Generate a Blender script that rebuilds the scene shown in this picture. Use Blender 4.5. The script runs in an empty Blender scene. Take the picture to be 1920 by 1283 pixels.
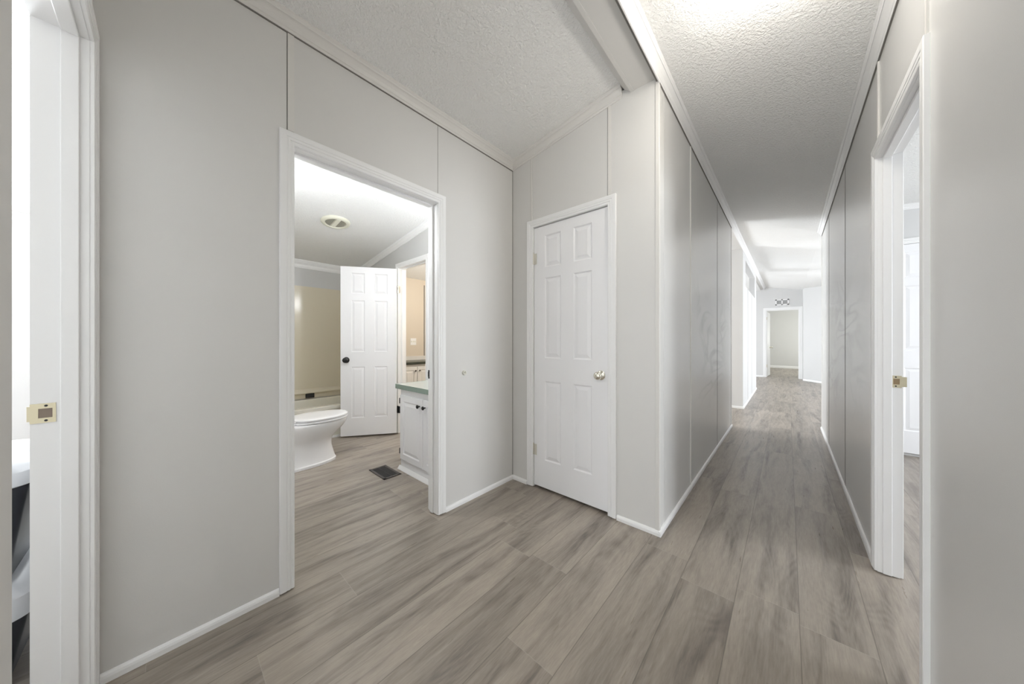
import bpy, math, random
from mathutils import Vector, Matrix
random.seed(7)
SC = bpy.context.scene
COL = SC.collection
PI = math.pi

# ------------------------------------------------------------------ camera
CAM_H = 1.155
cam = bpy.data.cameras.new('camera')
cam.sensor_width = 36.0
cam.lens = 580.0 / 1920.0 * 36.0
cam.shift_y = -1.5 / 1920.0
cam.clip_start = 0.02
cam.clip_end = 100
camo = bpy.data.objects.new('camera', cam)
COL.objects.link(camo)
camo.location = (0, 0, CAM_H)
camo.rotation_euler = (PI / 2, 0, math.atan(517 / 580.0))
SC.camera = camo

# ------------------------------------------------------------------ world and exposure
w = bpy.data.worlds.new('world')
SC.world = w
w.use_nodes = True
w.node_tree.nodes['Background'].inputs[0].default_value = (0.75, 0.85, 1.0, 1)
w.node_tree.nodes['Background'].inputs[1].default_value = 1.0
SC.view_settings.view_transform = 'Standard'
SC.view_settings.look = 'None'
SC.view_settings.gamma = 1
SC.view_settings.use_curve_mapping = False
SC.view_settings.exposure = 0.42
try:
    SC.cycles.max_bounces = 14
    SC.cycles.diffuse_bounces = 10
    SC.cycles.glossy_bounces = 5
    SC.cycles.use_denoising = True
    SC.cycles.sample_clamp_indirect = 6
except Exception:
    pass


def area(name, loc, rot, sx, sy, power, color=(1, 1, 1), spread=PI):
    l = bpy.data.lights.new(name, 'AREA')
    l.shape = 'RECTANGLE'
    l.size, l.size_y = sx, sy
    l.energy = power
    l.color = color
    l.spread = spread
    o = bpy.data.objects.new(name, l)
    o.location = loc
    o.rotation_euler = rot
    COL.objects.link(o)
    return o


def point(name, loc, power, color=(1, 1, 1), r=0.05):
    l = bpy.data.lights.new(name, 'POINT')
    l.energy = power
    l.color = color
    l.shadow_soft_size = r
    o = bpy.data.objects.new(name, l)
    o.location = loc
    COL.objects.link(o)
    return o


DAY = (0.90, 0.95, 1.0)
EAST = (0, PI / 2, 0)          # light faces -x
WEST = (0, -PI / 2, 0)         # light faces +x
# area lamps as daylight, added out of view at each window of the house (window objects are built further down)
area('daylight_bedroom', (-4.76, -1.6, 1.45), WEST, 1.0, 1.3, 120, DAY)
area('daylight_rear_room', (-0.24, -3.44, 0.98), (PI / 2, 0, 0), 1.0, 1.4, 22, DAY)  # added behind the camera as frontal fill
area('daylight_kitchen', (-4.76, 5.3, 1.15), WEST, 1.2, 1.6, 125, DAY)
area('daylight_living_west', (-4.76, 10.8, 1.0), WEST, 1.4, 2.4, 95, DAY)
area('daylight_living_east', (3.94, 8.6, 1.0), EAST, 1.4, 3.0, 125, DAY)
area('daylight_east_room', (3.94, 3.0, 1.4), EAST, 1.2, 1.4, 75, DAY)
area('daylight_far_room', (1.94, 15.6, 1.35), EAST, 1.0, 1.2, 55, (0.98, 1, 0.93))
# lamps (their fixtures are built further down)
point('dome_lamp_light', (-0.12, 1.56, 2.40), 4.6, (1.0, 0.955, 0.88), 0.05)
point('vanity_lamp_light', (-2.2, 1.80, 1.90), 13, (0.92, 0.96, 1.0), 0.05)
point('bath_ceiling_lamp_light', (-2.5, 0.54, 2.05), 13, (0.92, 0.96, 1.0), 0.08)  # added lamp out of view, brightens the vanity front and floor
point('rear_room_lamp_light', (-0.2, -1.6, 2.25), 10, (1.0, 0.97, 0.92), 0.08)  # added lamp behind the camera, fill for the left ceiling
point('ensuite_lamp_light', (-3.3, 3.0, 2.0), 36, (1.0, 0.97, 0.90), 0.06)


# ------------------------------------------------------------------ helpers
class MB:
    def __init__(s, M=None):
        s.v = []; s.f = []; s.M = M

    def add(s, vs, fs, M=None):
        n = len(s.v)
        M = M or s.M
        for p in vs:
            p = Vector(p)
            if M is not None: p = M @ p
            s.v.append(p)
        for f in fs: s.f.append(tuple(i + n for i in f))
        return s

    def box(s, x0, x1, y0, y1, z0, z1, M=None):
        if x0 > x1: x0, x1 = x1, x0
        if y0 > y1: y0, y1 = y1, y0
        if z0 > z1: z0, z1 = z1, z0
        return s.add([(x0, y0, z0), (x1, y0, z0), (x1, y1, z0), (x0, y1, z0), (x0, y0, z1), (x1, y0, z1), (x1, y1, z1), (x0, y1, z1)],
                     [(0, 3, 2, 1), (4, 5, 6, 7), (0, 1, 5, 4), (1, 2, 6, 5), (2, 3, 7, 6), (3, 0, 4, 7)], M)

    def hexa(s, p):
        return s.add(p, [(0, 3, 2, 1), (4, 5, 6, 7), (0, 1, 5, 4), (1, 2, 6, 5), (2, 3, 7, 6), (3, 0, 4, 7)])

    def rings(s, rings, close=True, caps=True, M=None):
        n = len(rings[0]); vs = [p for r in rings for p in r]; fs = []
        for i in range(len(rings) - 1):
            for j in range(n if close else n - 1):
                k = (j + 1) % n
                fs.append((i * n + j, i * n + k, (i + 1) * n + k, (i + 1) * n + j))
        if caps:
            fs.append(tuple(reversed(range(n)))); fs.append(tuple((len(rings) - 1) * n + j for j in range(n)))
        return s.add(vs, fs, M)

    def lathe(s, prof, M=None, n=32, caps=True):
        """prof: (radius, z) list, turned round z"""
        return s.rings([[(r * math.cos(2 * PI * k / n), r * math.sin(2 * PI * k / n), z) for k in range(n)] for r, z in prof], True, caps, M)

    def prism(s, prof, p0, p1, eu, ev):
        """profile (u, v) swept straight from p0 to p1"""
        eu, ev, p0, p1 = Vector(eu), Vector(ev), Vector(p0), Vector(p1)
        return s.rings([[p + eu * u + ev * v for u, v in prof] for p in (p0, p1)])

    def poly(s, pts, z0, z1):
        return s.rings([[(x, y, z0) for x, y in pts], [(x, y, z1) for x, y in pts]])


def obj(name, mb, mat, parent=None, smooth=False, bevel=0, seg=2, recalc=True):
    import bmesh
    me = bpy.data.meshes.new(name)
    off = parent_origin(parent)
    me.from_pydata([tuple(v - off) for v in mb.v], [], mb.f)
    bm = bmesh.new(); bm.from_mesh(me)
    if recalc: bmesh.ops.recalc_face_normals(bm, faces=bm.faces)
    bm.to_mesh(me); bm.free()
    if smooth:
        for p in me.polygons: p.use_smooth = True
    if isinstance(mat, (list, tuple)):
        for m in mat: me.materials.append(m)
    else: me.materials.append(mat)
    o = bpy.data.objects.new(name, me)
    COL.objects.link(o)
    if parent is not None: o.parent = parent
    if bevel:
        b = o.modifiers.new('bevel', 'BEVEL'); b.width = bevel; b.segments = seg; b.limit_method = 'ANGLE'; b.angle_limit = math.radians(35)
    if smooth or bevel:
        for p in me.polygons: p.use_smooth = True
        try:
            m = o.modifiers.new('wn', 'WEIGHTED_NORMAL'); m.keep_sharp = True
            me.set_sharp_from_angle(angle=math.radians(40))
        except Exception: pass
    return o


def parent_origin(p):
    v = Vector((0, 0, 0))
    while p is not None:
        v += p.location; p = p.parent
    return v


def empty(name, loc):
    o = bpy.data.objects.new(name, None)
    o.empty_display_size = 0.05
    o.location = loc
    COL.objects.link(o)
    return o


def tag(o, label=None, cat=None, group=None, kind=None):
    if label: o['label'] = label
    if cat: o['category'] = cat
    if group: o['group'] = group
    if kind: o['kind'] = kind
    return o


def thing(name, loc, label, cat, group=None):
    return tag(empty(name, loc), label, cat, group)


def struct(name, mb, mat, **k):
    o = obj(name, mb, mat, **k); o['kind'] = 'structure'; return o


TRIM = [0]


def trim(mb, mat, **k):
    TRIM[0] += 1
    return struct('trim_%d' % TRIM[0], mb, mat, **k)


# ------------------------------------------------------------------ materials
def mat(name, base=(0.8, 0.8, 0.8), rough=0.5, metal=0.0, **k):
    m = bpy.data.materials.new(name); m.use_nodes = True
    b = m.node_tree.nodes['Principled BSDF']
    b.inputs['Base Color'].default_value = (*base, 1)
    b.inputs['Roughness'].default_value = rough
    b.inputs['Metallic'].default_value = metal
    for kk, v in k.items(): b.inputs[kk].default_value = v
    return m


class N:
    def __init__(s, m):
        s.t = m.node_tree; s.b = s.t.nodes['Principled BSDF']

    def n(s, typ, **k):
        o = s.t.nodes.new(typ)
        for a, v in k.items(): setattr(o, a, v)
        return o

    def set(s, sock, v):
        if hasattr(v, 'links') or hasattr(v, 'is_linked'): s.t.links.new(v, sock)
        else: sock.default_value = v

    def math(s, op, a, b=None, c=None):
        o = s.n('ShaderNodeMath', operation=op)
        s.set(o.inputs[0], a)
        if b is not None: s.set(o.inputs[1], b)
        if c is not None: s.set(o.inputs[2], c)
        return o.outputs[0]

    def pos(s):
        return s.n('ShaderNodeNewGeometry').outputs['Position']

    def sep(s, v):
        o = s.n('ShaderNodeSeparateXYZ'); s.set(o.inputs[0], v); return o.outputs

    def comb(s, x, y, z):
        o = s.n('ShaderNodeCombineXYZ')
        for i, a in enumerate((x, y, z)): s.set(o.inputs[i], a)
        return o.outputs[0]

    def noise(s, v, scale, detail=2, rough=0.5, dist=0.0):
        o = s.n('ShaderNodeTexNoise'); s.set(o.inputs['Vector'], v)
        o.inputs['Scale'].default_value = scale; o.inputs['Detail'].default_value = detail
        o.inputs['Roughness'].default_value = rough; o.inputs['Distortion'].default_value = dist
        return o.outputs[0]

    def mapr(s, v, a, b, c=0.0, d=1.0):
        o = s.n('ShaderNodeMapRange'); s.set(o.inputs[0], v)
        for i, x in enumerate((a, b, c, d)): o.inputs[i + 1].default_value = x
        return o.outputs[0]

    def mix(s, f, a, b, typ='MIX'):
        o = s.n('ShaderNodeMix', data_type='RGBA', blend_type=typ)
        s.set(o.inputs[0], f)
        s.set(o.inputs[6], a if not isinstance(a, tuple) else (*a, 1))
        s.set(o.inputs[7], b if not isinstance(b, tuple) else (*b, 1))
        return o.outputs[2]

    def bump(s, h, strength, dist=0.01):
        o = s.n('ShaderNodeBump'); o.inputs['Strength'].default_value = strength; o.inputs['Distance'].default_value = dist
        s.set(o.inputs['Height'], h); s.t.links.new(o.outputs[0], s.b.inputs['Normal'])


def wall_material(name, base, rough, smear=False):
    m = mat(name, base, rough)
    g = N(m); p = g.pos()
    fine = g.noise(p, 450, 2)
    n1 = g.noise(p, 3.0, 3)
    c = g.mix(g.mapr(n1, 0.3, 0.7, 0.0, 0.35), base, tuple(x * 0.96 for x in base))
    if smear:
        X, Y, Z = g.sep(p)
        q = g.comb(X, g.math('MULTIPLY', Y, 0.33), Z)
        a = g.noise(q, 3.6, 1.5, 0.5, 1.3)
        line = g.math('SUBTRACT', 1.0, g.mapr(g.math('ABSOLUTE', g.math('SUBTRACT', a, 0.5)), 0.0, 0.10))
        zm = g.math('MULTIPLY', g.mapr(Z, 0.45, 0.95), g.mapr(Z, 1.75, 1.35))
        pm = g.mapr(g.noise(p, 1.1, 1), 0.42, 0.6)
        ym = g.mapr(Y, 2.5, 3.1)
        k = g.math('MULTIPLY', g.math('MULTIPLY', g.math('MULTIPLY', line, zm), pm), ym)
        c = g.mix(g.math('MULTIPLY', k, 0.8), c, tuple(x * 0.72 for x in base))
    g.set(g.b.inputs['Base Color'], c)
    g.bump(fine, 0.08, 0.002)
    return m


M_WALL = wall_material('greige vinyl wallboard', (0.68, 0.672, 0.655), 0.5)
M_HALL = wall_material('satin greige hallway wallboard', (0.68, 0.676, 0.665), 0.24, True)
M_LIV = wall_material('pale grey wall', (0.66, 0.66, 0.66), 0.55)
M_BATHW = wall_material('cool grey bathroom wall', (0.60, 0.60, 0.595), 0.5)
M_TAN = wall_material('tan ensuite wall', (0.62, 0.55, 0.46), 0.45)
M_TRIM = mat('white semi gloss trim paint', (0.85, 0.85, 0.85), 0.35)
M_SHADOWGAP = mat('dark recess', (0.05, 0.045, 0.04), 0.8)
M_BATTEN = mat('greige painted batten', (0.70, 0.685, 0.66), 0.4)
M_DOOR = mat('white moulded door paint', (0.87, 0.87, 0.885), 0.38)
g = N(M_DOOR); p = g.pos(); g.bump(g.noise(p, 220, 3), 0.05, 0.001)
M_JOINT_SHADOW = mat('dark wallboard joint', (0.20, 0.19, 0.175), 0.7)


def popcorn(name, base):
    m = mat(name, base, 0.85)
    g = N(m); p = g.pos()
    a = g.noise(p, 75, 3, 0.6, 0.6)
    v = g.n('ShaderNodeTexVoronoi'); v.feature = 'SMOOTH_F1'; g.set(v.inputs['Vector'], p); v.inputs['Scale'].default_value = 60
    h = g.math('ADD', g.mapr(a, 0.35, 0.7), g.math('MULTIPLY', v.outputs['Distance'], -0.7))
    g.bump(h, 0.75, 0.006)
    c = g.mix(g.mapr(g.noise(p, 1.3, 3), 0.4, 0.75, 0, 0.3), base, tuple(x * 0.93 for x in base))
    g.set(g.b.inputs['Base Color'], c)
    return m


M_CEIL = popcorn('white textured ceiling', (0.92, 0.92, 0.91))


def floor_material():
    m = mat('grey oak vinyl plank', (0.3, 0.27, 0.24), 0.42)
    g = N(m); p = g.pos(); X, Y, Z = g.sep(p)
    W, L = 0.2135, 1.22
    u = g.math('DIVIDE', g.math('ADD', X, 0.177 + 40 * W), W)
    row = g.math('FLOOR', u); fu = g.math('FRACT', u)
    wn = g.n('ShaderNodeTexWhiteNoise', noise_dimensions='1D'); g.set(wn.inputs['W'], row)
    v = g.math('DIVIDE', g.math('ADD', g.math('ADD', Y, 20.0), g.math('MULTIPLY', wn.outputs[0], L)), L)
    colm = g.math('FLOOR', v); fv = g.math('FRACT', v)
    wn2 = g.n('ShaderNodeTexWhiteNoise', noise_dimensions='2D'); g.set(wn2.inputs['Vector'], g.comb(row, colm, 0.0))
    rid = wn2.outputs[0]
    # grain coordinates : stretched along Y, shifted per plank
    gx = g.math('ADD', X, g.math('MULTIPLY', rid, 37.0))
    gy = g.math('ADD', g.math('MULTIPLY', Y, 0.085), g.math('MULTIPLY', rid, 11.0))
    q = g.comb(gx, gy, 0.0)
    warp = g.noise(g.comb(g.math('MULTIPLY', gx, 1.0), g.math('MULTIPLY', gy, 4.0), 3.0), 5.0, 2)
    q2 = g.comb(g.math('ADD', gx, g.math('MULTIPLY', warp, 0.06)), gy, 0.0)
    big = g.noise(q2, 12.0, 3, 0.55, 0.4)
    mid = g.noise(q2, 42.0, 4, 0.6)
    fine = g.noise(q, 170.0, 4, 0.65)
    # cathedral figure : contour lines of a long smooth field
    n0 = g.noise(g.comb(g.math('ADD', gx, g.math('MULTIPLY', fine, 0.002)), g.math('MULTIPLY', gy, 2.2), 1.7), 6.5, 1, 0.4, 0.4)
    fig = g.mapr(g.math('SINE', g.math('MULTIPLY', n0, 95.0)), -1.0, 1.0)
    clus = g.mapr(big, 0.45, 0.70)
    light = (0.395, 0.345, 0.292); dark = (0.098, 0.082, 0.072)
    f = g.math('MULTIPLY', clus, 0.46)
    f = g.math('ADD', f, g.math('MULTIPLY', g.math('MULTIPLY', fig, g.math('ADD', g.math('MULTIPLY', clus, 0.75), 0.25)), 0.17))
    f = g.math('ADD', f, g.math('MULTIPLY', g.mapr(mid, 0.3, 0.7), 0.15))
    f = g.math('ADD', f, g.math('MULTIPLY', g.mapr(fine, 0.3, 0.7), 0.26))
    c = g.mix(f, light, dark)
    tone = g.mapr(rid, 0, 1, 0.90, 1.10)
    tn = g.comb(tone, tone, tone)
    c = g.mix(1.0, c, tn, 'MULTIPLY')
    # knots
    kn = g.noise(g.comb(gx, g.math('MULTIPLY', Y, 0.35), rid), 5.0, 1)
    c = g.mix(g.mapr(kn, 0.68, 0.80, 0, 0.6), c, (0.12, 0.10, 0.085))
    # joints
    e1 = g.math('LESS_THAN', g.math('MINIMUM', fu, g.math('SUBTRACT', 1.0, fu)), 0.008)
    e2 = g.math('LESS_THAN', g.math('MINIMUM', fv, g.math('SUBTRACT', 1.0, fv)), 0.0012)
    c = g.mix(g.math('MULTIPLY', e1, 0.55), c, (0.11, 0.096, 0.083))
    c = g.mix(g.math('MULTIPLY', e2, 0.22), c, (0.50, 0.46, 0.42))
    g.set(g.b.inputs['Base Color'], c)
    g.set(g.b.inputs['Roughness'], g.mapr(mid, 0.3, 0.7, 0.27, 0.40))
    e = g.math('MAXIMUM', e1, e2)
    g.bump(g.math('SUBTRACT', g.math('MULTIPLY', fine, 0.3), e), 0.12, 0.002)
    return m


M_FLOOR = floor_material()
M_PORC = mat('white porcelain', (0.86, 0.86, 0.87), 0.12)
M_SEAT = mat('white plastic seat', (0.84, 0.84, 0.85), 0.22)
M_BLACK = mat('black metal', (0.018, 0.018, 0.018), 0.3, 0.4)
M_BLACKP = mat('matte black plastic', (0.012, 0.012, 0.013), 0.5)
M_BRASS = mat('pale brass', (0.62, 0.56, 0.40), 0.28, 0.9)
M_HINGE = mat('painted over hinge metal', (0.66, 0.64, 0.57), 0.35, 0.5)
M_CHROME = mat('polished champagne nickel', (0.85, 0.82, 0.72), 0.12, 1.0)
M_GREEN = mat('sage green laminate', (0.20, 0.265, 0.225), 0.30)
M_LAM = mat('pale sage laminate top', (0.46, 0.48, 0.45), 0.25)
M_CREAM = mat('cream fibreglass', (0.74, 0.68, 0.55), 0.18)
M_TUB = mat('ivory tub enamel', (0.78, 0.76, 0.68), 0.2)
M_FAN = mat('yellowed cream plastic', (0.74, 0.73, 0.62), 0.45)
M_FANG = mat('dull cream grille', (0.42, 0.41, 0.34), 0.55)
M_SHADOWBOX = mat('dark duct interior', (0.02, 0.02, 0.02), 0.9)
M_REG = mat('dark bronze metal', (0.075, 0.065, 0.06), 0.4, 0.6)
M_CTOP = mat('dark green countertop', (0.035, 0.04, 0.03), 0.3)
M_CAB = mat('off white cabinet', (0.68, 0.67, 0.65), 0.4)
M_BIN = mat('charcoal plastic', (0.030, 0.034, 0.045), 0.45)
M_LID = mat('translucent white plastic lid', (0.72, 0.74, 0.78), 0.35)
M_GLASSD = mat('frosted lamp glass', (0.95, 0.93, 0.88), 0.4)
gb = M_GLASSD.node_tree.nodes['Principled BSDF']
gb.inputs['Emission Color'].default_value = (1.0, 0.95, 0.86, 1); gb.inputs['Emission Strength'].default_value = 12.0
M_BULB = mat('lit bulb', (0.95, 0.95, 0.95), 0.4)
gb = M_BULB.node_tree.nodes['Principled BSDF']
gb.inputs['Emission Color'].default_value = (1, 1, 1, 1); gb.inputs['Emission Strength'].default_value = 8.0
M_PANE = mat('daylit window pane', (0.9, 0.95, 1.0), 0.1)  # glows to light the rooms, only on added windows out of view
gb = M_PANE.node_tree.nodes['Principled BSDF']
gb.inputs['Emission Color'].default_value = (0.9, 0.95, 1, 1); gb.inputs['Emission Strength'].default_value = 1.5
M_MIRROR = mat('mirror glass', (0.85, 0.87, 0.87), 0.02, 1.0)

# ------------------------------------------------------------------ the plan
XW, YC, XL, XR = -1.73, 1.95, -0.57, 0.335
XE, XEE = -4.82, 4.0           # outer walls
YS = -0.16
Y7, YF = 6.555, 12.82


def zl(x): return 2.655 + 0.14 * (x - XW)        # sloped ceiling, west half


def lift(y): return max(0.0, (y - 5.7) / 7.1) * 0.12


def zr(x, y=0):                                   # sloped ceiling, east half
    z = 2.775 - 0.2 * (x - XL) if x < XR else 2.594 - 0.10 * (x - XR)
    return z + lift(y)


def wall(name, ax, c0, c1, a, b, ops, m, top):
    """ax 'x': plane x = const between c0 and c1, running along y from a to b"""
    mb = MB()
    br = sorted({a, b} | {o[0] for o in ops} | {o[1] for o in ops})
    for s0, s1 in zip(br, br[1:]):
        cuts = []
        for o in ops:
            if o[0] <= s0 + 1e-6 and o[1] >= s1 - 1e-6: cuts.append((o[2], o[3]))
        lo = 0.0
        segs = []
        for z0, z1 in sorted(cuts):
            if z0 > lo + 1e-6: segs.append((lo, z0, False))
            lo = z1
        segs.append((lo, None, True))
        for z0, z1, t in segs:
            if ax == 'x':
                f = (lambda c, s: top(c, s)) if t else (lambda c, s: z1)
                mb.hexa([(c0, s0, z0), (c1, s0, z0), (c1, s1, z0), (c0, s1, z0),
                         (c0, s0, f(c0, s0)), (c1, s0, f(c1, s0)), (c1, s1, f(c1, s1)), (c0, s1, f(c0, s1))])
            else:
                f = (lambda s, c: top(s, c)) if t else (lambda s, c: z1)
                mb.hexa([(s0, c0, z0), (s1, c0, z0), (s1, c1, z0), (s0, c1, z0),
                         (s0, c0, f(s0, c0)), (s1, c0, f(s1, c0)), (s1, c1, f(s1, c1)), (s0, c1, f(s0, c1))])
    return struct(name, mb, m)


TL = lambda x, y: zl(x) + 0.02
TR = lambda x, y: zr(x, y) + 0.02
TB = lambda x, y: 2.76 + lift(y)

# floor
struct('floor', MB().box(XE - 0.1, XEE + 0.1, -3.7, 18.2, -0.12, 0.0), M_FLOOR)
# ceilings
mb = MB()
mb.hexa([(XE - 0.1, -3.7, zl(XE - 0.1)), (-0.66, -3.7, zl(-0.66)), (-0.66, 18.2, zl(-0.66)), (XE - 0.1, 18.2, zl(XE - 0.1)),
         (XE - 0.1, -3.7, 3.1), (-0.66, -3.7, 3.1), (-0.66, 18.2, 3.1), (XE - 0.1, 18.2, 3.1)])
struct('ceiling', mb, M_CEIL)
mb = MB()
ys = [-3.7, 5.7, YF, 18.2]
for xa, xb in ((-0.60, XR), (XR, XEE + 0.1)):
    for ya, yb in zip(ys, ys[1:]):
        mb.hexa([(xa, ya, zr(xa, ya)), (xb, ya, zr(xb, ya)), (xb, yb, zr(xb, yb)), (xa, yb, zr(xa, yb)),
                 (xa, ya, 3.1), (xb, ya, 3.1), (xb, yb, 3.1), (xa, yb, 3.1)])
struct('ceiling', mb, M_CEIL)

# walls round the camera
BD = (0.393, 1.211)            # bathroom doorway (y)
RD = (1.648, 2.382)            # east room doorway (y)
LD = (-1.672, -0.91)           # doorway beside the camera (x)
CD = (-1.522, -0.873)          # closet doorway (x)
ED = (-3.652, -3.018)          # ensuite doorway (x)
FD = (-0.516, 0.266)           # far doorway (x)
wall('wall_left', 'x', XW - 0.1, XW, YS, YC, [(BD[0], BD[1], 0, 2.078)], M_WALL, TL)
wall('wall_closet', 'y', YC, YC + 0.1, XW - 0.1, XL, [(CD[0], CD[1], 0, 2.065)], M_WALL, lambda x, y: min(TL(x, y), 2.76))
wall('wall_bath_north', 'y', YC, YC + 0.1, XE, XW - 0.1, [(ED[0], ED[1], 0, 2.078)], M_BATHW, TL)
wall('wall_hall_left', 'x', XL - 0.1, XL, YC + 0.1, 5.12, [], M_HALL, TB)
wall('wall_hall_right', 'x', XR, XR + 0.072, YS - 0.104, 5.75, [(RD[0], RD[1], 0, 2.078)], M_HALL, TR)
wall('wall_south', 'y', YS - 0.104, YS, XE, -0.80, [(LD[0], LD[1], 0, 2.125)], M_WALL, lambda x, y: TL(min(x, -0.6), y))
wall('wall_bath_south', 'y', 0.30, 0.40, XE, XW - 0.1, [], M_BATHW, TL)
# outer shell
WIN = [('w', -4.76, -1.6, 1.45, 1.3, 1.0), ('w', 0, 5.3, 1.15, 1.6, 1.2), ('w', 0, 10.8, 1.0, 2.4, 1.4),
       ('e', 0, 8.6, 1.0, 3.0, 1.4), ('e', 0, 3.0, 1.4, 1.4, 1.2)]
# plus one added fill window in the south wall of the rear room
wall('wall_west', 'x', XE - 0.1, XE, -3.6, 18.1, [], M_LIV, TL)
wall('wall_east', 'x', XEE, XEE + 0.1, -3.6, 18.1, [], M_LIV, TR)
wall('wall_bedroom_south', 'y', -3.6, -3.5, XE, XR + 0.1, [], M_LIV, lambda x, y: 2.8)
wall('wall_bedroom_partition', 'x', -0.86, -0.80, -3.5, YS - 0.104, [], M_WALL, lambda x, y: TL(x, y))
wall('wall_bedroom_east', 'x', XR, XR + 0.1, -3.5, YS - 0.104, [], M_LIV, TR)
# ensuite beyond the bathroom
wall('wall_ensuite_north', 'y', 4.0, 4.1, XE, XL - 0.1, [], M_TAN, TL)
wall('wall_ensuite_east', 'x', -2.45, -2.35, YC + 0.1, 4.0, [], M_TAN, TL)
wall('wall_ensuite_west', 'x', XE, XE + 0.03, YC + 0.1, 4.0, [], M_TAN, TL)
# east room
wall('wall_east_room_north', 'y', 5.0, 5.1, XR + 0.072, XEE, [], M_LIV, TR)
wall('wall_living_south', 'y', 5.65, 5.75, XR + 0.072, XEE, [], M_LIV, TR)
wall('wall_east_room_south', 'y', 0.9, 1.0, XR + 0.072, XEE, [], M_LIV, TR)
# partition with the plant-shelf opening
wall('wall_partition', 'x', XL - 0.1, XL, Y7 + 0.1, 9.52, [(6.98, 9.08, 2.15, 2.62)], M_LIV, TB)
wall('wall_partition_end', 'y', Y7, Y7 + 0.1, -3.2, XL, [], M_LIV, lambda x, y: min(TL(x, y), 2.76))
# far wall and the room beyond
wall('wall_far', 'y', YF, YF + 0.1, XE, 0.34, [(FD[0], FD[1], 0, 2.14)], M_LIV, lambda x, y: 2.95 if x > -0.7 else 2.95)
mb = MB().poly([(0.34, YF + 0.1), (0.34, 12.46), (1.9, 10.24), (XEE, 10.24), (XEE, YF + 0.1)], 0, 2.85)
struct('wall_angled', mb, M_LIV)
wall('wall_far_room_north', 'y', 17.6, 17.7, -2.0, 2.0, [], M_LIV, lambda x, y: 2.95)
wall('wall_far_room_west', 'x', -2.0, -1.9, YF + 0.1, 17.6, [], M_LIV, lambda x, y: 2.95)
wall('wall_far_room_east', 'x', 1.95, 2.05, YF + 0.1, 17.6, [], M_LIV, lambda x, y: 2.95)

# boxed marriage-line beam, with the small moulding on its west side
mb = MB()
for ya, yb in ((YS, 5.7), (5.7, YF)):
    a, b = lift(ya), lift(yb)
    mb.hexa([(-0.74, ya, 2.722 + a), (XL - 0.012, ya, 2.722 + a), (XL - 0.012, yb, 2.722 + b), (-0.74, yb, 2.722 + b),
             (-0.74, ya, 3.05), (XL - 0.012, ya, 3.05), (XL - 0.012, yb, 3.05), (-0.74, yb, 3.05)])
trim(mb, M_WALL)
trim(MB().prism([(0.02, -0.003), (0.0, -0.003), (-0.006, 0.006), (-0.02, 0.02), (-0.035, 0.032), (-0.05, 0.048), (-0.055, 0.085), (0.02, 0.085)],
                (-0.737, YS, 2.722), (-0.737, YC, 2.722), (1, 0, 0), (0, 0, 1)), M_WALL)


# crown mouldings
def crown_prof(h, wd, up=0.05):
    return [(0, -h), (0.006, -h), (0.0085, -h + 0.004), (0.0085, -h + 0.013), (0.012, -h + 0.016), (0.013, -h + 0.022),
            (0.017, -h * 0.55), (wd * 0.62, -h * 0.36), (wd * 0.74, -h * 0.28), (wd * 0.80, -h * 0.30), (wd * 0.86, -h * 0.20),
            (wd * 0.97, -h * 0.12), (wd, -h * 0.10), (wd, up), (0, up)]


def crown(p0, p1, out, h, wd, m, back=0.0):
    return trim(MB().prism(crown_prof(h, wd), p0, p1, out, (0, 0, 1)), m)


crown((XW, YS, 2.66), (XW, YC, 2.66), (1, 0, 0), 0.074, 0.042, M_BATTEN)
crown((XW, YC, zl(XW) + 0.0), (-0.79, YC, zl(-0.79)), (0, -1, 0), 0.072, 0.042, M_BATTEN)
mb = MB()
for ya, yb in ((YS, 5.7), (5.7, YF)):
    mb.prism(crown_prof(0.082, 0.045), (XL, ya, 2.768 + lift(ya)), (XL, yb, 2.768 + lift(yb)), (1, 0, 0), (0, 0, 1))
trim(mb, M_TRIM)
trim(MB().box(XL - 0.014, XL - 0.002, YS, YC, 2.70, 2.73), M_JOINT_SHADOW)  # dark strip painted as the shadow between beam and crown
crown((XR, YS, 2.602), (XR, 5.75, 2.602), (-1, 0, 0), 0.070, 0.042, M_TRIM)
crown((XE, 0.40, zl(XE) + 0.004), (XE, YC, zl(XE) + 0.004), (1, 0, 0), 0.10, 0.05, M_TRIM)
crown((XE, YC, zl(XE)), (XW - 0.1, YC, zl(XW - 0.1)), (0, -1, 0), 0.062, 0.045, M_TRIM)
crown((XE, -3.5, zl(XE) + 0.004), (XE, YS - 0.104, zl(XE) + 0.004), (1, 0, 0), 0.06, 0.045, M_TRIM)
crown((XR + 0.072, 5.0, zr(XR + 0.072)), (XEE, 5.0, zr(XEE)), (0, -1, 0), 0.05, 0.035, M_TRIM)

# wallboard battens and joints
trim(MB().box(XW, XW + 0.0065, YS, YC, 2.5825, 2.587), M_JOINT_SHADOW)
trim(MB().box(XR - 0.0065, XR, YS, 5.70, 2.5275, 2.533), M_JOINT_SHADOW)
trim(MB().box(XL, XL + 0.0065, YC, 5.1, 2.682, 2.687), M_JOINT_SHADOW)
def strip_x(x, sgn, y0, y1, z0, z1, m, t=0.004):
    trim(MB().box(x, x + sgn * t, y0, y1, z0, z1), m)


def strip_y(y, sgn, x0, x1, z0, z1, m, t=0.004):
    trim(MB().box(x0, x1, y, y + sgn * t, z0, z1), m)


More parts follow.
